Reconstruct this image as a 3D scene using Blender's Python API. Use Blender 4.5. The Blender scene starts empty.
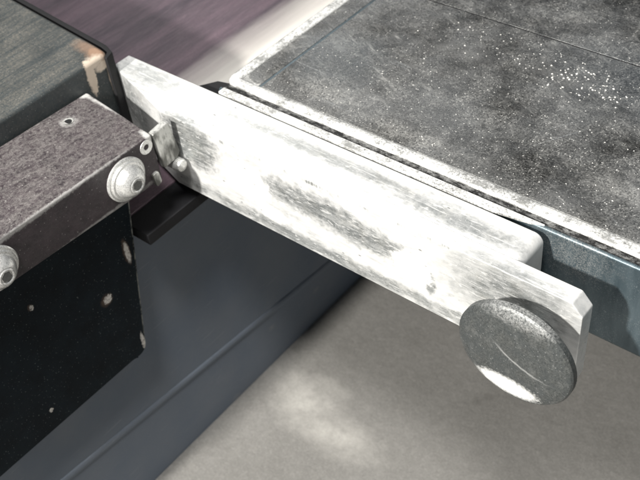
import bpy, bmesh, math, random
from mathutils import Vector, Matrix, noise as mnoise

S = bpy.context.scene
COL = S.collection

# ------------------------------------------------------------------ camera
cd = bpy.data.cameras.new('camera'); cam = bpy.data.objects.new('camera', cd); COL.objects.link(cam)
cd.sensor_width = 36.0; cd.lens = 36.0 * 969.0 / 640.0
cd.clip_start = 0.01; cd.clip_end = 20.0
right = Vector((0.77199587, 0.62892849, -0.09203987))
up = Vector((-0.38807598, 0.5810475, 0.71538859))
back = Vector((0.5034078, -0.51655857, 0.69263831))
M = Matrix((right, up, back)).transposed().to_4x4()
M.translation = Vector((0.07565419, -0.17306847, 0.20575687))
cam.matrix_world = M
cd.dof.use_dof = True; cd.dof.focus_distance = 0.295; cd.dof.aperture_fstop = 32.0
S.camera = cam

# ------------------------------------------------------------------ light
w = bpy.data.worlds.new('World'); S.world = w; w.use_nodes = True
bg = w.node_tree.nodes['Background']
bg.inputs['Color'].default_value = (0.80, 0.90, 1.0, 1); bg.inputs['Strength'].default_value = 0.11

def area(name, loc, target, size, watts, color):
    l = bpy.data.lights.new(name, 'AREA'); l.shape = 'DISK'; l.size = size; l.energy = watts; l.color = color
    o = bpy.data.objects.new(name, l); COL.objects.link(o); o.location = loc
    o.rotation_euler = (Vector(target) - Vector(loc)).to_track_quat('-Z', 'Y').to_euler()
    return o
area('key_lamp', (-0.14, -0.62, 0.42), (-0.08, 0.0, 0.0), 0.04, 12.0, (1.0, 0.97, 0.92))
area('ceiling_lamp', (-1.30, 1.00, 0.95), (-0.15, 0.05, 0.0), 0.4, 2.2, (1.0, 0.98, 0.95))
area('overhead_lamp', (0.10, -0.40, 1.30), (-0.10, 0.0, -0.05), 0.30, 20.0, (1.0, 0.98, 0.95))

S.view_settings.view_transform = 'Standard'; S.view_settings.look = 'None'
S.view_settings.exposure = 0.0; S.view_settings.gamma = 1.0; S.view_settings.use_curve_mapping = False

# ------------------------------------------------------------------ material helpers (all texture space in millimetres)
class Mat:
    def __init__(self, name):
        self.m = bpy.data.materials.new(name); self.m.use_nodes = True
        self.t = self.m.node_tree; self.b = self.t.nodes['Principled BSDF']
        tc = self.t.nodes.new('ShaderNodeTexCoord')
        self.p = self.vm('SCALE', tc.outputs['Object'], s=1000.0)
    def link(self, a, b):
        if isinstance(a, (int, float)): b.default_value = a
        elif isinstance(a, tuple): b.default_value = a if len(a) == 4 or b.type == 'VECTOR' else (*a, 1)
        else: self.t.links.new(a, b)
    def vm(self, op, a, b=None, s=None):
        n = self.t.nodes.new('ShaderNodeVectorMath'); n.operation = op; self.link(a, n.inputs[0])
        if b is not None: self.link(b, n.inputs[1])
        if s is not None: self.link(s, n.inputs['Scale'])
        return n.outputs['Value'] if op in ('LENGTH', 'DISTANCE', 'DOT_PRODUCT') else n.outputs['Vector']
    def ma(self, op, a, b=0.0, c=0.0, clamp=False):
        n = self.t.nodes.new('ShaderNodeMath'); n.operation = op; n.use_clamp = clamp
        self.link(a, n.inputs[0]); self.link(b, n.inputs[1]); self.link(c, n.inputs[2]); return n.outputs[0]
    def noise(self, scale, detail=4.0, rough=0.6, stretch=(1, 1, 1), off=0.0, dist=0.0):
        v = self.vm('MULTIPLY', self.p, tuple(stretch)); v = self.vm('ADD', v, (off, off * 1.7, off * 0.3))
        n = self.t.nodes.new('ShaderNodeTexNoise'); self.link(v, n.inputs['Vector'])
        n.inputs['Scale'].default_value = scale; n.inputs['Detail'].default_value = detail
        n.inputs['Roughness'].default_value = rough; n.inputs['Distortion'].default_value = dist
        return n.outputs['Fac']
    def voro(self, scale, stretch=(1, 1, 1), rnd=1.0, off=0.0):
        v = self.vm('MULTIPLY', self.p, tuple(stretch)); v = self.vm('ADD', v, (off, off, off))
        n = self.t.nodes.new('ShaderNodeTexVoronoi'); self.link(v, n.inputs['Vector'])
        n.inputs['Scale'].default_value = scale; n.inputs['Randomness'].default_value = rnd
        return n.outputs['Distance'], n.outputs['Color']
    def ramp(self, v, lo, hi, a=0.0, b=1.0):
        n = self.t.nodes.new('ShaderNodeMapRange'); n.clamp = True
        self.link(v, n.inputs['Value']); n.inputs['From Min'].default_value = lo; n.inputs['From Max'].default_value = hi
        n.inputs['To Min'].default_value = a; n.inputs['To Max'].default_value = b
        return n.outputs['Result']
    def mix(self, f, a, b):
        n = self.t.nodes.new('ShaderNodeMix'); n.data_type = 'RGBA'
        self.link(f, n.inputs[0]); self.link(a, n.inputs[6]); self.link(b, n.inputs[7]); return n.outputs[2]
    def mixf(self, f, a, b):
        n = self.t.nodes.new('ShaderNodeMix'); n.data_type = 'FLOAT'
        self.link(f, n.inputs[0]); self.link(a, n.inputs[2]); self.link(b, n.inputs[3]); return n.outputs[0]
    def mx(self, *a):
        r = a[0]
        for x in a[1:]: r = self.ma('MAXIMUM', r, x)
        return r
    def mul(self, *a):
        r = a[0]
        for x in a[1:]: r = self.ma('MULTIPLY', r, x)
        return r
    def spot(self, c, r, edge=0.35, ns=0.5, amp=0.8, off=0.0):
        """ragged ellipsoid mark centred at c (mm) with radii r (mm)"""
        v = self.vm('SUBTRACT', self.p, tuple(c)); v = self.vm('DIVIDE', v, tuple(r)); d = self.vm('LENGTH', v)
        d = self.ma('ADD', d, self.ma('MULTIPLY', self.ma('SUBTRACT', self.noise(ns, 5, 0.65, off=off + c[0]), 0.5), amp * 2))
        return self.ramp(d, 1.0 - edge, 1.0 + edge, 1.0, 0.0)
    def up(self):
        g = self.t.nodes.new('ShaderNodeNewGeometry'); s = self.t.nodes.new('ShaderNodeSeparateXYZ')
        self.t.links.new(g.outputs['Normal'], s.inputs[0]); return s.outputs[2]
    def xyz(self):
        s = self.t.nodes.new('ShaderNodeSeparateXYZ'); self.t.links.new(self.p, s.inputs[0]); return s.outputs
    def out(self, col, metal, rough, bump=None, dist=0.05, strength=1.0, spec=0.5):
        self.link(col, self.b.inputs['Base Color']); self.link(metal, self.b.inputs['Metallic'])
        self.link(rough, self.b.inputs['Roughness']); self.b.inputs['Specular IOR Level'].default_value = spec
        if bump is not None:
            n = self.t.nodes.new('ShaderNodeBump'); n.inputs['Distance'].default_value = dist * 0.001
            n.inputs['Strength'].default_value = strength
            self.link(bump, n.inputs['Height']); self.t.links.new(n.outputs[0], self.b.inputs['Normal'])
        return self.m

def g(v): return (v, v, v, 1)

def mat_bar():
    k = Mat('dusty_zinc_bar')
    fine = k.noise(1.7, 7, 0.80, off=9)
    streak = k.noise(0.40, 9, 0.82, (0.28, 1, 1), dist=0.5)
    streak2 = k.noise(1.6, 5, 0.75, (0.045, 1, 1), off=27)
    blotch = k.noise(0.085, 6, 0.66, (0.6, 1, 1), off=3.0)
    # rubbed greys and painted reflections on the front face, smears on the top
    marks = k.mx(k.spot((-154, 0, -9), (14, 5, 11), 0.25, 0.35, 0.6),
                 k.spot((-93, 0, -11.5), (24, 4, 5.5), 0.45, 0.35, 0.9),
                 k.spot((-72, 0, -14), (18, 4, 5.0), 0.45, 0.35, 1.0), k.spot((-18, 0, -10), (20, 4, 12), 0.6, 0.2, 0.7),  # last spot paints the grey reflection beside the end button
                 k.spot((-47, 0, -20.5), (2.2, 4, 5), 0.25, 0.6, 0.6), k.spot((-36, 0, -29), (4, 4, 1.4), 0.3, 0.8, 0.9))
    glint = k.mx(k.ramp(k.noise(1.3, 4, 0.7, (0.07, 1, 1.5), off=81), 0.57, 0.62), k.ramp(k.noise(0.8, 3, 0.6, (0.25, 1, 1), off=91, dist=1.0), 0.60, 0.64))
    white = k.mx(k.spot((-125, 0, -15), (11, 4, 9), 0.12, 0.45, 0.6), k.spot((-115, 0, -25), (8, 4, 3.5), 0.15, 0.5, 0.6), k.spot((-54, 0, -17.5), (8, 4, 7), 0.12, 0.5, 0.6))
    low = k.mul(k.spot((-90, 0, -31), (78, 4, 3.0), 0.5, 0.25, 1.1, off=5), 0.9)
    top = k.mx(k.spot((-95, 13, 0), (50, 2.6, 3), 0.5, 0.4, 1.0), k.spot((-45, 11, 0), (24, 3.5, 3), 0.5, 0.4, 1.0),
               k.spot((-186, 14, 0), (18, 5, 4), 0.5, 0.3, 1.0), k.spot((-190, 8, -12), (14, 6, 14), 0.5, 0.2, 0.8))
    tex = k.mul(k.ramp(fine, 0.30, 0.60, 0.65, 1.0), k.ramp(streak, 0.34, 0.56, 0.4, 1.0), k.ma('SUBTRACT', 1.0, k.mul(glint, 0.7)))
    grey = k.mul(k.mx(marks, low, k.mul(top, 0.8)), tex)
    gen = k.mx(k.mul(k.ramp(streak, 0.47, 0.66), k.ramp(blotch, 0.38, 0.64, 0.1, 1.0), 0.7), k.mul(k.ramp(streak2, 0.56, 0.66), 0.26), k.mul(k.ramp(fine, 0.54, 0.70), 0.14))
    dash = k.mul(k.mx(k.spot((-52, 0, -0.8), (14, 2, 0.7), 0.4, 0.9, 1.2), k.spot((-96, 0, -0.8), (26, 2, 0.7), 0.4, 0.9, 1.3), k.spot((-150, 0, -1.2), (16, 2, 0.8), 0.4, 0.9, 1.3), k.mul(k.spot((-30, 13, 0), (9, 0.8, 1), 0.4, 0.8, 0.8), 0.6)), k.ramp(k.noise(0.35, 6, 0.8, (0.6, 0, 0), off=66), 0.50, 0.60), 0.7)
    f = k.mul(k.mx(grey, k.mul(gen, 0.75), dash), k.ma('SUBTRACT', 1.0, white))
    col = k.mix(f, (0.80, 0.80, 0.785, 1), (0.30, 0.32, 0.318, 1))
    col = k.mix(k.mul(k.ramp(k.noise(0.2, 4, off=55), 0.5, 0.7), 0.15), col, (0.72, 0.69, 0.60, 1))
    # small dark nicks
    vd, vc = k.voro(0.42, (0.35, 1, 1)); sel = k.t.nodes.new('ShaderNodeSeparateColor'); k.link(vc, sel.inputs[0])
    pit = k.mul(k.ramp(k.ma('ADD', vd, k.mul(fine, 0.12)), 0.13, 0.17, 1, 0), k.ramp(sel.outputs[1], 0.80, 0.84))
    col = k.mix(k.mul(pit, 0.8), col, (0.10, 0.10, 0.095, 1))
    ro = k.mixf(f, 0.40, 0.34)
    h = k.ma('ADD', k.mul(fine, 0.5), k.ma('SUBTRACT', k.mul(streak, 0.9), pit))
    return k.out(col, k.mixf(f, 0.30, 0.75), ro, h, 0.07, 0.7)

def mat_disc():
    k = Mat('cast_zinc_button')
    fine = k.noise(1.6, 7, 0.82); big = k.noise(0.16, 6, 0.68, off=4)
    col = k.mix(k.ramp(fine, 0.38, 0.62), (0.032, 0.036, 0.036, 1), (0.140, 0.145, 0.139, 1))
    col = k.mix(k.mul(k.ramp(big, 0.36, 0.60), 0.6), col, (0.065, 0.074, 0.077, 1))
    col = k.mix(k.mul(k.ramp(k.noise(0.3, 7, 0.8, (1, 1, 0.6), off=15), 0.52, 0.64), 0.45), col, (0.20, 0.205, 0.198, 1))
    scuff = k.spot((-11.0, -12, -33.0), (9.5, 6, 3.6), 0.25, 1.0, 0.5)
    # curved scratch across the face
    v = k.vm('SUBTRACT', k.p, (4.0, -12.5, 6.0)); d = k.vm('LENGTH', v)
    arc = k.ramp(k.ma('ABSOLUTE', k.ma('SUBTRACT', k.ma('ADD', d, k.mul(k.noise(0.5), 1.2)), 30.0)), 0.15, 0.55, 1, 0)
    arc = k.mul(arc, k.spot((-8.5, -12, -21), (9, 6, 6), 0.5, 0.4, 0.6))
    rub = k.mul(k.spot((-8, -10, -2), (14, 6, 3.5), 0.35, 0.5, 0.8), k.ramp(fine, 0.4, 0.6))
    vd, vc = k.voro(0.9); dot = k.mul(k.ramp(vd, 0.12, 0.2, 1, 0), k.ramp(big, 0.45, 0.55))
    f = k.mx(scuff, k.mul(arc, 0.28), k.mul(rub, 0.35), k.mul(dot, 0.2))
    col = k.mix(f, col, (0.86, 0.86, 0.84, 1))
    return k.out(col, k.mixf(f, 0.35, 0.1), k.mixf(f, 0.42, 0.5), fine, 0.08, 0.7)

def mat_traytop():
    k = Mat('dusty_dark_steel')
    fine = k.noise(1.5, 9, 0.88); mid = k.noise(0.09, 9, 0.80, off=7, dist=0.5); big = k.noise(0.030, 4, 0.55, off=2)
    wip = k.noise(0.35, 8, 0.80, (0.30, 1, 1), off=13, dist=0.5)
    x, y, z = k.xyz()
    base = k.mix(k.ramp(big, 0.36, 0.62), (0.050, 0.050, 0.048, 1), (0.26, 0.265, 0.265, 1))
    base = k.mix(k.mul(k.spot((-12, 108, 0), (30, 18, 6), 0.7, 0.05, 0.6), 0.35), base, (0.13, 0.18, 0.23, 1))
    base = k.mix(k.mul(k.spot((-130, 60, 0), (17, 16, 6), 0.4, 0.06, 0.6), 0.6), base, (0.27, 0.29, 0.30, 1))  # bluish reflection near the left edge painted into the steel colour
    dust = k.mul(k.ramp(fine, 0.45, 0.60), k.ramp(mid, 0.38, 0.62, 0.12, 1.0))
    smear = k.mul(k.ramp(wip, 0.48, 0.66), k.ramp(mid, 0.46, 0.64))
    def rot(ang, st, sc, off):
        rt = k.t.nodes.new('ShaderNodeVectorRotate'); rt.rotation_type = 'Z_AXIS'; rt.inputs['Angle'].default_value = math.radians(ang); k.link(k.p, rt.inputs['Vector'])
        v = k.vm('ADD', k.vm('MULTIPLY', rt.outputs[0], st), (off, off, off))
        n = k.t.nodes.new('ShaderNodeTexNoise'); k.link(v, n.inputs['Vector']); n.inputs['Scale'].default_value = sc; n.inputs['Detail'].default_value = 8; n.inputs['Roughness'].default_value = 0.78; n.inputs['Distortion'].default_value = 0.3
        return n.outputs['Fac']
    scuff = k.mx(k.mul(k.ramp(rot(24, (0.12, 1, 1), 0.45, 5), 0.53, 0.66), k.ramp(rot(24, (0.6, 1, 1), 0.05, 15), 0.46, 0.62)),
                 k.mul(k.ramp(rot(-50, (0.12, 1, 1), 0.5, 25), 0.55, 0.68), k.ramp(rot(-50, (0.6, 1, 1), 0.05, 35), 0.48, 0.62)))
    edge = k.mul(k.ramp(k.ma('ADD', y, k.mul(mid, 16.0)), 36, 50, 1, 0), k.ramp(fine, 0.42, 0.58), 0.85)
    patch = k.mx(k.spot((-122, 42, 0), (18, 9, 5), 0.7, 0.3, 1.6), k.spot((-84, 37, 0), (26, 5, 5), 0.7, 0.3, 1.4),
                 k.mul(k.spot((-52, 93, 0), (16, 3, 5), 0.9, 0.25, 2.0), 0.6), k.mul(k.spot((-95, 88, 0), (17, 5, 5), 0.9, 0.2, 2.2), 0.6),
                 k.mul(k.spot((-42, 106, 0), (2.4, 9, 5), 0.9, 0.3, 2.0), 0.5), k.spot((-10, 50, 0), (12, 5, 5), 0.7, 0.2, 1.4))
    patch = k.mul(patch, k.ramp(fine, 0.40, 0.56))
    f = k.mx(k.mul(dust, 0.56), k.mul(smear, 0.50), k.mul(edge, 0.6), k.mul(patch, 0.5), k.mul(scuff, 0.62))
    vd, vc = k.voro(0.55, off=3); sel = k.t.nodes.new('ShaderNodeSeparateColor'); k.link(vc, sel.inputs[0])
    grains = k.mul(k.ramp(vd, 0.08, 0.17, 1, 0), k.ramp(sel.outputs[0], 0.72, 0.76))
    vd2, vc2 = k.voro(1.15, off=8); sel2 = k.t.nodes.new('ShaderNodeSeparateColor'); k.link(vc2, sel2.inputs[0])
    grains2 = k.mul(k.ramp(vd2, 0.10, 0.28, 1, 0), k.ramp(sel2.outputs[0], 0.50, 0.60), k.ramp(mid, 0.36, 0.56, 0.3, 1.0))
    f = k.mx(f, k.mul(grains, 0.9), k.mul(grains2, 0.9))
    col = k.mix(f, base, (0.74, 0.73, 0.69, 1))
    def hair(ang, off, lo, ln=0.012):          # straight hair-thin scratches at an angle
        rt = k.t.nodes.new('ShaderNodeVectorRotate'); rt.rotation_type = 'Z_AXIS'; rt.inputs['Angle'].default_value = math.radians(ang); k.link(k.p, rt.inputs['Vector'])
        v = k.vm('ADD', k.vm('MULTIPLY', rt.outputs[0], (ln, 1.1, 1)), (off, off, off))
        n = k.t.nodes.new('ShaderNodeTexNoise'); k.link(v, n.inputs['Vector']); n.inputs['Scale'].default_value = 1.0; n.inputs['Detail'].default_value = 1.0
        return k.mul(k.ramp(n.outputs['Fac'], lo, lo + 0.02), k.ramp(k.noise(0.06, 4, 0.6, off=off + 3), 0.48, 0.60))
    h = k.mx(k.mul(hair(4, 40, 0.71), 0.32), k.mul(hair(-58, 60, 0.73), 0.30), k.mul(hair(33, 75, 0.74, 0.02), 0.3), k.mul(hair(-12, 95, 0.72), 0.32))
    col = k.mix(h, col, (0.66, 0.68, 0.69, 1))
    return k.out(col, k.mixf(f, 0.85, 0.05), k.mixf(f, 0.26, 0.75), k.ma('ADD', fine, f), 0.08, 0.7)

def mat_rim():
    k = Mat('bright_worn_steel_rim')
    fine = k.noise(1.3, 7, 0.82); s = k.noise(0.5, 6, 0.75, (0.15, 0.15, 1), off=5)
    f = k.mx(k.mul(k.ramp(fine, 0.44, 0.58), k.ramp(s, 0.38, 0.56)), k.mul(k.ramp(s, 0.54, 0.62), 0.8))
    col = k.mix(k.mul(f, 0.85), (0.86, 0.86, 0.84, 1), (0.14, 0.14, 0.13, 1))
    return k.out(col, k.mixf(f, 0.25, 0.5), 0.38, fine, 0.08, 0.7)

def mat_groove():
    k = Mat('dirt_in_groove')
    fine = k.noise(1.6, 5, 0.8)
    col = k.mix(k.ramp(k.noise(0.6, 7, 0.8, (0.5, 1, 1), off=4), 0.46, 0.64), (0.006, 0.006, 0.006, 1), (0.22, 0.22, 0.215, 1))
    return k.out(col, 0.0, 0.9, fine, 0.3, 1.0)

def mat_trayside():
    k = Mat('blue_black_steel_side')
    fine = k.noise(2.0, 6, 0.78); run = k.noise(0.25, 5, 0.6, (1, 1, 0.2), off=6); mid = k.noise(0.12, 5, 0.6, off=1)
    col = k.mix(k.ramp(run, 0.30, 0.72), (0.050, 0.073, 0.086, 1), (0.105, 0.138, 0.155, 1))
    col = k.mix(k.mul(k.ramp(fine, 0.54, 0.70), k.ramp(mid, 0.38, 0.62), 0.6), col, (0.45, 0.49, 0.50, 1))
    dirt = k.mul(k.spot((-10, 22.4, -6), (10, 3, 7), 0.6, 0.5, 1.2), k.ramp(fine, 0.44, 0.60))
    col = k.mix(k.mul(dirt, 0.5), col, (0.48, 0.48, 0.46, 1))
    return k.out(col, 0.45, 0.36, fine, 0.05, 0.5)

def mat_bracket():
    k = Mat('worn_black_bracket')
    fine = k.noise(0.85, 7, 0.82, dist=1.0); mid = k.noise(0.25, 5, 0.65, off=3)
    upf = k.ramp(k.up(), 0.5, 0.85)
    col = k.mix(k.ramp(mid, 0.35, 0.65), (0.018, 0.012, 0.016, 1), (0.038, 0.026, 0.032, 1))
    dust = k.mul(k.ramp(k.ma('ADD', k.mul(fine, 0.6), k.mul(k.noise(0.30, 9, 0.82, (1.5, 0.45, 1), off=44, dist=0.6), 0.4)), 0.44, 0.62), k.mixf(upf, 0.12, 0.85))
    col = k.mix(dust, col, (0.245, 0.228, 0.218, 1))
    vd, vc = k.voro(0.8); dots = k.mul(k.ramp(vd, 0.10, 0.18, 1, 0), k.ramp(fine, 0.50, 0.56))
    col = k.mix(k.mul(dots, 0.7), col, (0.55, 0.53, 0.51, 1))
    # bare metal worn along the end arris
    wear = k.mx(k.spot((-178, -8.6, 0.6), (20, 1.2, 1.2), 0.4, 0.7, 0.7), k.spot((-158.5, -12.2, 0), (4, 1.8, 2.5), 0.3, 0.5, 0.6),
                k.spot((-198, -8, 0), (2.5, 2.5, 3), 0.3, 0.5, 0.3), k.mul(k.spot((-189.5, -23.5, 0.6), (2.8, 2.8, 2), 0.4, 0.9, 1.0), 0.5),
                k.mul(k.spot((-158, -50, 1.2), (0.6, 60, 1.0), 0.4, 0.9, 1.0), 0.5),
                k.mul(k.spot((-158, -60, -18.6), (0.8, 40, 1.2), 0.4, 0.5, 1.0), 0.4))
    col = k.mix(wear, col, (0.66, 0.65, 0.63, 1))
    return k.out(col, k.mixf(wear, 0.0, 0.5), k.mixf(upf, 0.42, 0.75), k.ma('ADD', fine, k.mul(mid, 0.5)), 0.35, 0.8)

def mat_plate():
    k = Mat('chipped_black_plate')
    fine = k.noise(1.2, 4, 0.7); mid = k.noise(0.1, 4, 0.6, off=2)
    col = k.mix(k.ramp(mid, 0.3, 0.7), (0.002, 0.005, 0.008, 1), (0.005, 0.011, 0.016, 1))
    vd, vc = k.voro(0.42, off=1); sel = k.t.nodes.new('ShaderNodeSeparateColor'); k.link(vc, sel.inputs[0])
    d1 = k.mul(k.ramp(vd, 0.05, 0.15, 1, 0), k.ramp(sel.outputs[0], 0.5, 0.55))
    vd2, vc2 = k.voro(1.0, off=4); d2 = k.mul(k.ramp(vd2, 0.08, 0.22, 1, 0), k.ramp(fine, 0.5, 0.6), 0.6)
    col = k.mix(k.mx(k.mul(d1, 0.8), k.mul(d2, 0.9)), col, (0.36, 0.40, 0.39, 1))
    rust = k.mx(k.spot((-165, -31.5, -46), (3, 1.6, 6), 0.2, 0.6, 0.5), k.spot((-165, -46.3, -60), (3, 2.7, 2.7), 0.25, 0.6, 0.5),
                k.spot((-165, -75.2, -37.6), (3, 1.0, 1.3), 0.25, 0.6, 0.5))
    chip = k.mx(k.spot((-165, -31.3, -46.5), (3, 1.1, 5), 0.2, 0.7, 0.5), k.spot((-165, -45.6, -60), (3, 1.9, 2.1), 0.15, 0.9, 0.9),
                k.spot((-165, -74.7, -38.0), (3, 0.8, 1.2), 0.15, 0.9, 0.9), k.spot((-165, -37.0, -94), (3, 0.9, 5.5), 0.15, 0.9, 0.9),
                k.spot((-165, -84, -88), (3, 0.9, 1.0), 0.15, 1.1, 0.9))
    y = k.xyz()[1]; z = k.xyz()[2]
    e = k.ma('SUBTRACT', y, k.ma('MULTIPLY', k.ma('ADD', z, 27.7), 0.177)); e = k.ma('ABSOLUTE', k.ma('ADD', e, 24.4))
    edge = k.mul(k.ramp(e, 0.2, 0.6, 1, 0), k.ramp(k.noise(0.3, 3), 0.40, 0.55), 0.45)
    col = k.mix(rust, col, (0.07, 0.05, 0.04, 1)); col = k.mix(k.mul(chip, k.ramp(k.noise(0.9, 6, 0.8, off=37), 0.36, 0.50)), col, (0.60, 0.57, 0.53, 1)); col = k.mix(edge, col, (0.42, 0.42, 0.38, 1))
    return k.out(col, 0.0, 0.55, fine, 0.08, 0.6, spec=0.12)

def mat_housing():
    k = Mat('dark_teal_housing_paint')
    fine = k.noise(1.1, 8, 0.84); brush = k.noise(0.5, 6, 0.75, (1, 0.08, 1), off=2); mid = k.noise(0.06, 5, 0.65, off=8)
    upf = k.ramp(k.up(), 0.35, 0.95)
    col = k.mix(k.ramp(mid, 0.3, 0.7), (0.014, 0.022, 0.026, 1), (0.030, 0.042, 0.048, 1))
    dust = k.mul(k.ramp(fine, 0.36, 0.62), k.mixf(upf, 0.24, k.mul(k.ramp(brush, 0.38, 0.60, 0.3, 1.0), k.ramp(mid, 0.32, 0.62, 0.5, 1.0))))
    col = k.mix(dust, col, (0.175, 0.160, 0.135, 1))
    vd, vc = k.voro(0.9); col = k.mix(k.mul(k.ramp(vd, 0.08, 0.16, 1, 0), 0.35), col, (0.5, 0.5, 0.48, 1))
    orange = k.mx(k.spot((-202, 4.5, 9), (5, 3.6, 4), 0.35, 0.35, 0.5), k.mul(k.spot((-208, 5, 10), (6, 3, 2), 0.5, 0.3, 0.6), 0.6))
    pale = k.mx(k.spot((-199.6, -2.2, 4.0), (3, 2.0, 8), 0.15, 0.9, 0.5), k.spot((-199, 3.6, 5.6), (2.5, 3.6, 2.0), 0.25, 0.5, 0.5),
                k.spot((-199, 6.3, 0), (2.5, 1.2, 9), 0.25, 0.5, 0.5), k.spot((-200, 1, 8.5), (3, 4, 2.2), 0.3, 0.4, 0.7))
    col = k.mix(k.mul(orange, 0.7), col, (0.36, 0.22, 0.14, 1)); col = k.mix(pale, col, (0.56, 0.47, 0.38, 1))
    return k.out(col, 0.0, k.mixf(upf, 0.45, 0.6), k.ma('SUBTRACT', fine, k.mx(orange, pale)), 0.12, 0.8)

def mat_belt():
    k = Mat('purple_streaked_belt')
    s1 = k.noise(0.07, 6, 0.7, (1, 0.10, 1), off=3); s2 = k.noise(0.9, 6, 0.75, (1, 0.10, 1), off=9); weave = k.noise(1.5, 5, 0.75, (1, 0.6, 1))
    col = k.mix(k.ramp(s1, 0.36, 0.64), (0.055, 0.042, 0.055, 1), (0.165, 0.112, 0.138, 1))
    col = k.mix(k.mul(k.ramp(s2, 0.45, 0.65), 0.3), col, (0.24, 0.19, 0.21, 1))
    col = k.mix(k.mul(k.ramp(weave, 0.40, 0.62), 0.4), col, (0.055, 0.045, 0.055, 1))
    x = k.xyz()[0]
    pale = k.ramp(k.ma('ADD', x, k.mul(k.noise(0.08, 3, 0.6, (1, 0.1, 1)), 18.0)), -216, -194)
    col = k.mix(k.mul(pale, 0.9, k.ramp(k.xyz()[1], 20, 40)), col, (0.80, 0.77, 0.71, 1))  # cream glare beside the tray, painted into the belt colour
    return k.out(col, 0.15, 0.42, k.ma('ADD', weave, s2), 0.12, 0.6)

def mat_panel():
    k = Mat('slate_blue_cabinet_paint')
    fine = k.noise(0.5, 4, 0.6); mid = k.noise(0.03, 4, 0.55, off=2)
    col = k.mix(k.ramp(mid, 0.3, 0.7), (0.165, 0.195, 0.240, 1), (0.205, 0.228, 0.262, 1))
    d = k.mx(k.spot((-172, 40, -165), (3, 2.5, 1.5), 0.4, 0.3, 0.4), k.spot((-172, 8, -188), (3, 3, 1.8), 0.4, 0.3, 0.4), k.spot((-172, 75, -168), (3, 2.5, 1.5), 0.4, 0.3, 0.4))
    col = k.mix(k.mul(d, 0.5), col, (0.28, 0.29, 0.30, 1))
    col = k.mix(k.mul(k.ramp(k.noise(0.9, 7, 0.8, off=19), 0.56, 0.70), k.ramp(k.noise(0.05, 4, 0.6, off=23), 0.45, 0.62), 0.3), col, (0.42, 0.43, 0.43, 1))
    col = k.mix(k.mul(k.ramp(k.noise(0.8, 2, 0.5, (1, 0.06, 1), off=29), 0.68, 0.71), 0.2), col, (0.40, 0.42, 0.44, 1))
    return k.out(col, 0.0, 0.62, fine, 0.05, 0.4, spec=0.15)

def mat_floor():
    k = Mat('grey_concrete_floor')
    fine = k.noise(0.22, 9, 0.78); big = k.noise(0.022, 6, 0.62, off=4)
    col = k.mix(k.ramp(big, 0.32, 0.68), (0.168, 0.163, 0.151, 1), (0.208, 0.202, 0.189, 1))
    col = k.mix(k.mul(k.ramp(fine, 0.48, 0.68), 0.35), col, (0.29, 0.28, 0.262, 1))
    col = k.mix(k.mul(k.ramp(k.noise(0.12, 7, 0.75, off=14), 0.55, 0.72), 0.35), col, (0.13, 0.125, 0.113, 1))
    col = k.mix(k.mul(k.ramp(k.noise(0.9, 6, 0.8, off=34), 0.50, 0.64), 0.30), col, (0.36, 0.35, 0.33, 1))
    col = k.mix(k.mul(k.ramp(k.noise(0.7, 6, 0.8, off=38), 0.54, 0.66), 0.40), col, (0.085, 0.08, 0.072, 1))
    vd, vc = k.voro(0.06, off=2); sel = k.t.nodes.new('ShaderNodeSeparateColor'); k.link(vc, sel.inputs[0])
    col = k.mix(k.mul(k.ramp(vd, 0.10, 0.20, 1, 0), k.ramp(sel.outputs[0], 0.6, 0.65), 0.45), col, (0.13, 0.125, 0.115, 1))
    return k.out(col, 0.0, 0.8, fine, 1.0, 0.6), k

def mat_bolt():
    k = Mat('zinc_bolt')
    fine = k.noise(2.0, 5, 0.75)
    col = k.mix(k.ramp(fine, 0.45, 0.66), (0.80, 0.80, 0.78, 1), (0.38, 0.38, 0.37, 1))
    return k.out(col, 0.6, 0.30, fine, 0.06, 0.6)

def mat_tab():
    k = Mat('bare_scraped_metal')
    fine = k.noise(0.8, 5, 0.7, (1, 1, 0.4)); mid = k.noise(0.22, 3, 0.5, (1, 1, 0.4), off=6)
    col = k.mix(k.ramp(mid, 0.40, 0.60), (0.14, 0.14, 0.13, 1), (0.72, 0.72, 0.69, 1))
    col = k.mix(k.mul(k.ramp(fine, 0.52, 0.66), 0.6), col, (0.12, 0.12, 0.11, 1))
    return k.out(col, 0.5, 0.32, fine, 0.1, 0.7)

def mat_plain(name, c, r, metal=0.0):
    k = Mat(name); fine = k.noise(1.5, 4, 0.7)
    col = k.mix(k.ramp(fine, 0.4, 0.7), tuple(x * 0.8 for x in c) + (1,), tuple(min(1, x * 1.25) for x in c) + (1,))
    return k.out(col, metal, r, fine, 0.05, 0.5)

MAT = dict(bar=mat_bar(), disc=mat_disc(), top=mat_traytop(), rim=mat_rim(), groove=mat_groove(), side=mat_trayside(), bracket=mat_bracket(),
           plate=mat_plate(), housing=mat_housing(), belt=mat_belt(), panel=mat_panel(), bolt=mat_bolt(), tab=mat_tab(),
           filler=mat_plain('black_gap_fill', (0.008, 0.008, 0.009), 0.7), crumb=mat_plain('pale_grit', (0.74, 0.73, 0.69), 0.8),  # first entry: plain black for strips and blocks that darken gaps
           ledge=mat_plain('dark_purple_ledge', (0.004, 0.004, 0.006), 0.7),
           hole=mat_plain('dark_socket', (0.16, 0.16, 0.155), 0.5, 0.5))
MAT['floor'], _k = mat_floor()
# pale ragged patch on the concrete
_c = _k.b.inputs['Base Color'].links[0].from_socket
_sp = _k.mx(_k.spot((-142, 28, -190), (14, 13, 60), 0.7, 0.06, 0.9), _k.spot((-120, 20, -190), (20, 8, 60), 0.7, 0.06, 0.9))
_k.t.links.new(_k.mix(_k.mul(_sp, 0.75, _k.ramp(_k.noise(0.14, 7, 0.75, off=70), 0.30, 0.66, 0.35, 1.0)), _c, (0.48, 0.465, 0.43, 1)), _k.b.inputs['Base Color'])

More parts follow.
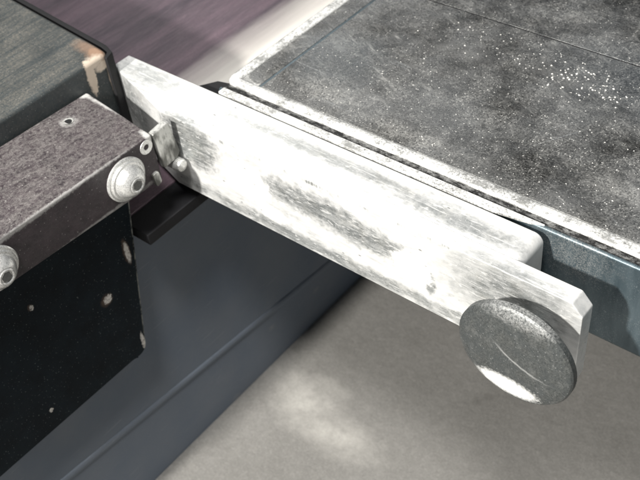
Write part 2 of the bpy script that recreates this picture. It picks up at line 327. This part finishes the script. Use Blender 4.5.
# ------------------------------------------------------------------ mesh helpers (millimetres in, metres out)
def thing(name, label, cat, base, group=None):
    o = bpy.data.objects.new(name, None); COL.objects.link(o); o.empty_display_size = 0.01
    o.location = Vector(base) * 0.001; o['label'] = label; o['category'] = cat
    if group: o['group'] = group
    return o
def tag(o, label, cat):
    o['label'] = label; o['category'] = cat; return o
def world_base(o):
    v = Vector((0, 0, 0))
    while o is not None: v += o.location; o = o.parent
    return v
def obj(name, bm, mat, parent=None, smooth=0.6):
    me = bpy.data.meshes.new(name); bmesh.ops.recalc_face_normals(bm, faces=bm.faces)
    bmesh.ops.scale(bm, vec=(0.001,) * 3, verts=bm.verts); bm.to_mesh(me); bm.free()
    me.materials.append(MAT[mat]); o = bpy.data.objects.new(name, me); COL.objects.link(o)
    if parent: o.parent = parent; o.location = -world_base(parent)      # mesh keeps place coordinates
    if smooth:
        for p in me.polygons: p.use_smooth = True
        me.set_sharp_from_angle(angle=smooth)
        wn = o.modifiers.new('weighted_normals', 'WEIGHTED_NORMAL'); wn.keep_sharp = True; wn.weight = 80
    return o
def prism(pts, axis, a, b, bm=None):
    """closed outline pts (2D) extruded from a to b along axis"""
    bm = bm or bmesh.new(); m = {'x': lambda u, v, t: (t, u, v), 'y': lambda u, v, t: (u, t, v), 'z': lambda u, v, t: (u, v, t)}[axis]
    A = [bm.verts.new(m(u, v, a)) for u, v in pts]; B = [bm.verts.new(m(u, v, b)) for u, v in pts]; n = len(pts)
    bm.faces.new(A); bm.faces.new(B[::-1])
    for i in range(n): bm.faces.new((A[i], A[(i + 1) % n], B[(i + 1) % n], B[i]))
    return bm
def bevel(bm, w, seg=2, ang=30):
    bmesh.ops.recalc_face_normals(bm, faces=bm.faces); bm.normal_update()
    es = [e for e in bm.edges if len(e.link_faces) == 2 and e.calc_face_angle() > math.radians(ang)]
    bmesh.ops.bevel(bm, geom=es, offset=w, segments=seg, profile=0.5, affect='EDGES', clamp_overlap=True); return bm
def box(x0, x1, y0, y1, z0, z1): return prism([(x0, y0), (x1, y0), (x1, y1), (x0, y1)], 'z', z0, z1)
def rounded(pts, radii, seg=6):
    out = []; n = len(pts)
    for i, p in enumerate(pts):
        r = radii[i]; p = Vector(p)
        if r <= 0: out.append(tuple(p)); continue
        a = (Vector(pts[i - 1]) - p).normalized(); b = (Vector(pts[(i + 1) % n]) - p).normalized()
        h = a.angle(b) / 2; d = r / math.tan(h); c = p + (a + b).normalized() * (r / math.sin(h))
        s = p + a * d - c; e = p + b * d - c; t = s.angle_signed(e) if False else math.atan2(s.x * e.y - s.y * e.x, s.dot(e))
        for k in range(seg + 1):
            q = t * k / seg; out.append((c.x + s.x * math.cos(q) - s.y * math.sin(q), c.y + s.x * math.sin(q) + s.y * math.cos(q)))
    return out
def lathe(prof, centre, axis, n=48, close=True):
    """prof: (radius, distance along axis) pairs"""
    bm = bmesh.new(); ax = Vector(axis).normalized(); u = ax.orthogonal().normalized(); v = ax.cross(u); c = Vector(centre); rings = []
    for r, t in prof:
        if r < 1e-6: rings.append([bm.verts.new(c + ax * t)])
        else: rings.append([bm.verts.new(c + ax * t + (u * math.cos(2 * math.pi * i / n) + v * math.sin(2 * math.pi * i / n)) * r) for i in range(n)])
    for A, B in zip(rings, rings[1:]):
        for i in range(n):
            j = (i + 1) % n
            if len(A) == 1: bm.faces.new((A[0], B[i], B[j]))
            elif len(B) == 1: bm.faces.new((A[i], A[j], B[0]))
            else: bm.faces.new((A[i], A[j], B[j], B[i]))
    return bm

# ------------------------------------------------------------------ setting
bm = bmesh.new(); bmesh.ops.create_grid(bm, x_segments=4, y_segments=4, size=6000); bmesh.ops.translate(bm, vec=(0, 0, -190), verts=bm.verts)
fl = obj('floor', bm, 'floor', smooth=0); fl['kind'] = 'structure'

# cabinet side below the bar: tall painted panel with a folded flange along its foot
cab = thing('cabinet_base', 'slate blue painted cabinet side with folded bottom flange under the bar', 'cabinet', (-300, 0, -190))
fold = lambda y: -148.5 - 0.106 * (y - 1.3)
foot = lambda y: -189.9
Y0, Y1 = -300, 420
obj('side_panel', bevel(prism([(Y0, -43), (Y1, -43), (Y1, fold(Y1) - 2), (Y0, fold(Y0) - 2)], 'x', -420, -174), 0.4), 'panel', cab)
obj('bottom_flange', prism([(Y0, fold(Y0) - 2.3), (Y1, fold(Y1) - 2.3), (Y1, foot(Y1)), (Y0, foot(Y0))], 'x', -421, -173.9), 'panel', cab, smooth=0)
bm = bmesh.new(); R = []
for yy in (Y0, Y1): R.append([bm.verts.new((-174.2 + 1.1 * math.sin(math.radians(q)), yy, fold(yy) - 1.0 + 2.2 * math.cos(math.radians(q)))) for q in range(0, 181, 15)])
for i in range(12): bm.faces.new((R[0][i], R[0][i + 1], R[1][i + 1], R[1][i]))
obj('fold_bead', bm, 'panel', cab, smooth=0.8)
obj('top_ledge', bevel(box(-172.5, -158.5, -24.6, 420, -45, -39.8), 0.5, 2), 'ledge', cab)
# belt running over the cabinet
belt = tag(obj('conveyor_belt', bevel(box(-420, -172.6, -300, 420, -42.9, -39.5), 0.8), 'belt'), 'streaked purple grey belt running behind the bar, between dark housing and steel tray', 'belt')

# dark painted housing at the upper left
bm = prism(rounded([(-420, -320), (-199.5, -320), (-199.5, 7.2), (-206, 8.2), (-420, 27)], [0, 0, 2.2, 2.0, 0]), 'z', -39, 10.2)
bevel(bm, 2.6, 5, 40)
hs = thing('machine_housing', 'dark teal painted metal housing with dusty top and chipped orange corner', 'housing', (-300, -120, -39))
obj('shell', bm, 'housing', hs)
bm = prism([(-420, 28.3), (-205.6, 9.5), (-201, 8.3), (-198.9, 5.0), (-197.6, 5.4), (-199.2, 9.6), (-204.8, 11.6), (-420, 30.6)], 'z', -39.3, 8.6)
obj('edge_gap_shade', bevel(bm, 0.4, 2, 40), 'filler', hs)  # black strip added where the gap at the housing end lies in shadow

# black plate hanging below the bracket
bm = prism(rounded([(-320, -20.8), (-23.0, -20.8), (-37.6, -102.5), (-43, -98.4), (-320, -96.5)], [0, 0, 4.5, 6, 0]), 'x', -168.6, -165)
tag(obj('side_plate', bevel(bm, 0.45, 2), 'plate'), 'flat black plate with white and rusty paint chips below the bolted bracket', 'plate')

# ------------------------------------------------------------------ bolted bracket
br = thing('bolted_bracket', 'worn black square bar bracket held by two round bolts, dusty on top', 'bracket', (-178, -80, -20))
def zt(y): return 0.2 - 0.034 * (y + 12)
def zb(y): return -20.3 - 0.062 * (y + 18)
bm = bmesh.new()
ya, yb = -11.5, -6.6
v = [bm.verts.new(c) for c in ((-198.8, -200, zb(-200)), (-158, -200, zb(-200)), (-158, ya, zb(ya)), (-198.8, yb, zb(yb)),
                               (-198.8, -200, zt(-200)), (-158, -200, zt(-200)), (-158, ya, zt(ya)), (-198.8, yb, zt(yb)))]
for f in ((0, 1, 2, 3), (4, 5, 6, 7), (0, 1, 5, 4), (1, 2, 6, 5), (2, 3, 7, 6), (3, 0, 4, 7)): bm.faces.new([v[i] for i in f])
bevel(bm, 0.9, 3)
obj('bar_body', bm, 'bracket', br)
def bolt(y, z, turn):
    c = (-157.95, y, z)
    b = obj('bolt', lathe([(0, 1.2), (7.2, 1.2), (7.4, 1.5), (7.4, 2.0), (7.1, 2.4), (6.3, 2.5), (6.2, 2.7), (6.0, 3.5), (5.3, 4.8), (4.3, 5.8), (3.5, 6.3), (3.0, 6.45), (0, 6.4)], c, (1, 0, 0)), 'bolt', br)
    obj('washer', lathe([(0, 0), (8.1, 0), (8.5, 0.35), (8.5, 1.1), (8.1, 1.45), (6.2, 1.5)], c, (1, 0, 0)), 'bolt', b)
    # hexagonal socket: a raised collar with a dark hexagon inside
    r0, r1 = 2.9, 2.35; bm = bmesh.new(); P = []
    for rr, h, n in ((3.05, 6.58, 24), (2.7, 6.9, 24), (2.35, 6.85, 24), (2.1, 6.62, 24)):
        P.append([bm.verts.new((c[0] + h, y + rr * math.cos(2 * math.pi * i / n), z + rr * math.sin(2 * math.pi * i / n))) for i in range(n)])
    for A, B in zip(P, P[1:]):
        for i in range(24): bm.faces.new((A[i], A[(i + 1) % 24], B[(i + 1) % 24], B[i]))
    obj('socket_rim', bm, 'bolt', b)
    hexa = [(y + 1.9 * math.cos(turn + i * math.pi / 3), z + 1.9 * math.sin(turn + i * math.pi / 3)) for i in range(6)]
    obj('hex_socket', prism(hexa, 'x', c[0] + 6.0, c[0] + 6.63), 'hole', b, smooth=0)
bolt(-27.2, -9.2, 0.3); bolt(-83.5, -6.6, 0.7)
bm = prism(rounded([(-11.2, -0.4), (-3.0, 0.6), (-0.9, -16.0), (-9.8, -17.0)], [0.6, 1.5, 2.5, 1.0]), 'x', -160.6, -157.7)
obj('bare_metal_tab', bevel(bm, 0.7, 2, 40), 'tab', br)
obj('pin', lathe([(0, -6), (2.6, -6), (2.6, 0.2), (2.2, 1.2), (1.2, 1.8), (0, 2.0)], (-156.5, -3.4, -19.0), (1, 0, 0), 24), 'bolt', br)
obj('clip', bevel(prism(rounded([(-16.2, -15.5), (-13.2, -14.8), (-12.6, -20.6), (-15.4, -21.6)], [0.8, 1.2, 1.0, 0.8], 3), 'x', -160, -157.0), 0.4, 2, 40), 'tab', br)
for y, z, x in ((-15.4, 0.1, -157.9),):
    obj('drilled_hole', lathe([(2.9, -0.2), (2.8, 0.1), (2.4, 0.12), (1.2, 0.04), (0.9, -0.3), (0, -0.35)], (x, y + 0.4, z - 3.4), (1, 0, 0), 24), 'bolt', br)
obj('top_hole', lathe([(2.2, -0.2), (2.1, 0.10), (1.7, 0.14), (1.5, 0.05)], (-189.5, -23.5, 0.62), (0, -0.034, 1), 24), 'tab', br)
obj('hole_bottom', lathe([(1.7, 0.02), (0, 0.04)], (-189.5, -23.5, 0.62), (0, -0.034, 1), 24), 'filler', br)

# ------------------------------------------------------------------ steel tray
tr = thing('steel_tray', 'dusty dark steel tray with bright worn rim and blue grey front face', 'tray', (-20, 80, -37))
XR, YB = 170, 330
XL = -158.5
# front lip and body: profile in (y, z) from the front face over the rounded lip to the groove wall
def strip(prof, x0, x1):
    bm = bmesh.new(); A = [bm.verts.new((x0, y, z)) for y, z in prof]; B = [bm.verts.new((x1, y, z)) for y, z in prof]
    for i in range(len(prof) - 1): bm.faces.new((A[i], A[i + 1], B[i + 1], B[i]))
    return bm
arc = lambda cy, cz, r, a0, a1, n=6: [(cy + r * math.cos(math.radians(a0 + (a1 - a0) * i / n)), cz + r * math.sin(math.radians(a0 + (a1 - a0) * i / n))) for i in range(n + 1)]
foot_r = arc(23.9, -35.6, 1.5, 270, 180, 4)
lip = foot_r + [(22.4, -1.6)] + arc(23.4, -1.3, 1.0, 180, 90)
prof = [(40, -37.1)] + lip + [(23.6, -0.3), (23.8, -0.8), (23.8, -30), (40, -30)]
bm = prism(prof, 'x', XL + 1.5, XR)
obj('front_panel', bm, 'side', tr, smooth=0.7)
obj('front_lip', bevel(prism([(XL + 3, 20.55), (-38, 20.55), (-24, 22.6), (-21, 23.2), (-21, 23.7), (XL + 3, 23.75)], 'z', -1.3, 0.08), 0.4, 3), 'rim', tr)
obj('front_groove', prism([(23.85, -0.85), (24.6, -1.0), (25.6, -0.8), (26.5, -0.5), (26.5, -6), (23.85, -6)], 'x', XL + 2, XR), 'groove', tr, smooth=0)
# raised rim: front run and left run meeting in a rounded corner
def rim_section(n=5):
    return [(0, -5.0), (0, -0.4), (0.35, 0.15), (1.1, 0.45), (2.6, 0.55), (4.1, 0.35), (4.7, 0.0), (4.9, -0.5), (4.9, -5.0)]
sec = rim_section(); bm = bmesh.new(); rows = []
path = []
y_f, x_l, rc = 26.45, XL, 5.2
for x in [XR - i * (XR - (x_l + rc)) / 60 for i in range(61)]: path.append((Vector((x, y_f)), Vector((0, 1))))
for i in range(1, 9):
    a = math.radians(270 - 90 * i / 8); path.append((Vector((x_l + rc + rc * math.cos(a), y_f + rc + rc * math.sin(a))), Vector((-math.cos(a), -math.sin(a)))))
for i in range(1, 41): path.append((Vector((x_l, y_f + rc + (YB - y_f - rc) * i / 40)), Vector((1, 0))))
random.seed(3)
for p, nrm in path:
    j = 0.05 * mnoise.noise(Vector((p.x * 0.2, p.y * 0.2, 0)))
    rows.append([bm.verts.new((p.x + nrm.x * (s + j), p.y + nrm.y * (s + j), z + j)) for s, z in sec])
for A, B in zip(rows, rows[1:]):
    for i in range(len(sec) - 1): bm.faces.new((A[i], A[i + 1], B[i + 1], B[i]))
obj('rim', bm, 'rim', tr, smooth=0.9)
# top plate up to the seam, and the panel behind it
obj('top_plate', bevel(box(XL + 14.6, XR, y_f + 5.0, 113.2, -4, -0.15), 0.12, 1), 'top', tr)
obj('edge_strip', bevel(prism(rounded([(XL + 5.0, y_f + 7.5), (XL + 13.6, y_f + 5.2), (XL + 13.6, 113.2), (XL + 5.0, 113.2)], [3.5, 2, 0, 0]), 'z', -4, -0.1), 0.3, 2), 'top', tr)
obj('strip_joint', box(XL + 13.55, XL + 14.65, y_f + 5.0, 113.2, -4, -0.3), 'side', tr, smooth=0)
obj('corner_fill', box(XL + 3, XL + 13, y_f + 3, y_f + 12, -4.5, -0.6), 'rim', tr, smooth=0)
obj('back_panel', bevel(box(XL + 5.2, XR, 114.1, YB, -4, -0.3), 0.1, 1), 'top', tr)
obj('seam_filler', box(XL + 5.2, XR, 113.25, 114.05, -4, -0.32), 'filler', tr, smooth=0)
# left wall of the tray
obj('left_wall', bevel(box(XL + 0.3, XL + 2.0, 30, YB, -37, -3), 0.3), 'side', tr)
# black buffer added for the dark shaded gap between the bar and the tray
tag(obj('gap_shade_block', bevel(prism(rounded([(-171, 20.6), (-159.5, 20.6), (-158.9, 31), (-165, 29.5)], [0.5, 0.5, 0.5, 1]), 'z', -36, -4), 0.4), 'filler'),
    'small black rubber buffer standing in for the shaded gap between bar and tray corner', 'block')

# ------------------------------------------------------------------ the bar
bar = thing('slide_bar', 'pale zinc plated double flat bar with round button at its end', 'bar', (-90, 8, -34))
bm = prism(rounded([(-204, -35.2), (-18.8, -35.2), (-18.8, 0), (-204, 0)], [1.0, 1.0, 3.4, 1.0]), 'y', 6.4, 19.7)
def slant(bm):                                          # the far left end is cut on a slant
    res = bmesh.ops.bisect_plane(bm, geom=bm.verts[:] + bm.edges[:] + bm.faces[:], dist=1e-4, plane_co=(-165, 0, 0), plane_no=(-11.3, -39, 0), clear_outer=True)
    bmesh.ops.contextual_create(bm, geom=[e for e in res['geom_cut'] if isinstance(e, bmesh.types.BMEdge)])
slant(bm)
bevel(bm, 0.7, 3, 40)
obj('backing_bar', bm, 'bar', bar)
bm = prism(rounded([(-200, -34.2), (4.6, -34.2), (4.6, -4.0), (1.0, 0), (-200, 0)], [0, 0.8, 0, 0, 0]), 'y', 0, 6.3)
slant(bm)
bevel(bm, 0.45, 2, 40)
obj('front_bar', bm, 'bar', bar)
c = (-10.0, 0, -19.6)
kn = obj('end_button', lathe([(0, 7.6), (16.0, 7.6), (18.3, 7.9), (19.1, 8.6), (19.1, 10.6), (18.6, 11.3), (17.3, 11.9), (16.2, 12.0), (11, 12.35), (5, 12.5), (0, 12.55)], c, (0, -1, 0), 72), 'disc', bar, smooth=0.35)
obj('neck', lathe([(8.5, -0.5), (8.5, 0.8), (7.0, 1.4), (7.0, 7.8)], c, (0, -1, 0)), 'disc', kn)

# ------------------------------------------------------------------ grit lying on the tray
random.seed(11); bm = bmesh.new()
def grain(x, y, z, r):
    vs = []
    for dx, dy, dz in ((1, 0, .3), (-.8, .3, .25), (0, 1, .3), (.1, -.9, .3), (.1, .05, 1.0), (0, 0, -.1)):
        vs.append(bm.verts.new((x + dx * r * random.uniform(.6, 1.3), y + dy * r * random.uniform(.6, 1.3), z + dz * r * random.uniform(.4, .9))))
    for f in ((0, 2, 4), (2, 1, 4), (1, 3, 4), (3, 0, 4), (2, 0, 5), (1, 2, 5), (3, 1, 5), (0, 3, 5)): bm.faces.new([vs[i] for i in f])
for cx, cy, sx, sy, n, r in ((-50, 96, 9, 5, 60, .42), (-40, 92, 10, 5, 30, .40), (-75, 100, 22, 8, 70, .30), (-60, 70, 50, 25, 150, .22), (-110, 60, 20, 18, 60, .22), (-20, 60, 25, 18, 60, .24), (-80, 36, 45, 3, 60, .22)):
    for _ in range(n):
        x = random.gauss(cx, sx); y = random.gauss(cy, sy)
        if x < XL + 16 or y < y_f + 6 or 111 < y < 116: continue
        grain(x, y, -0.12, r * random.uniform(.4, 1.5))
o = obj('grit', bm, 'crumb', smooth=0); o['kind'] = 'stuff'; tag(o, 'pale grit scattered over the dark steel tray', 'grit')
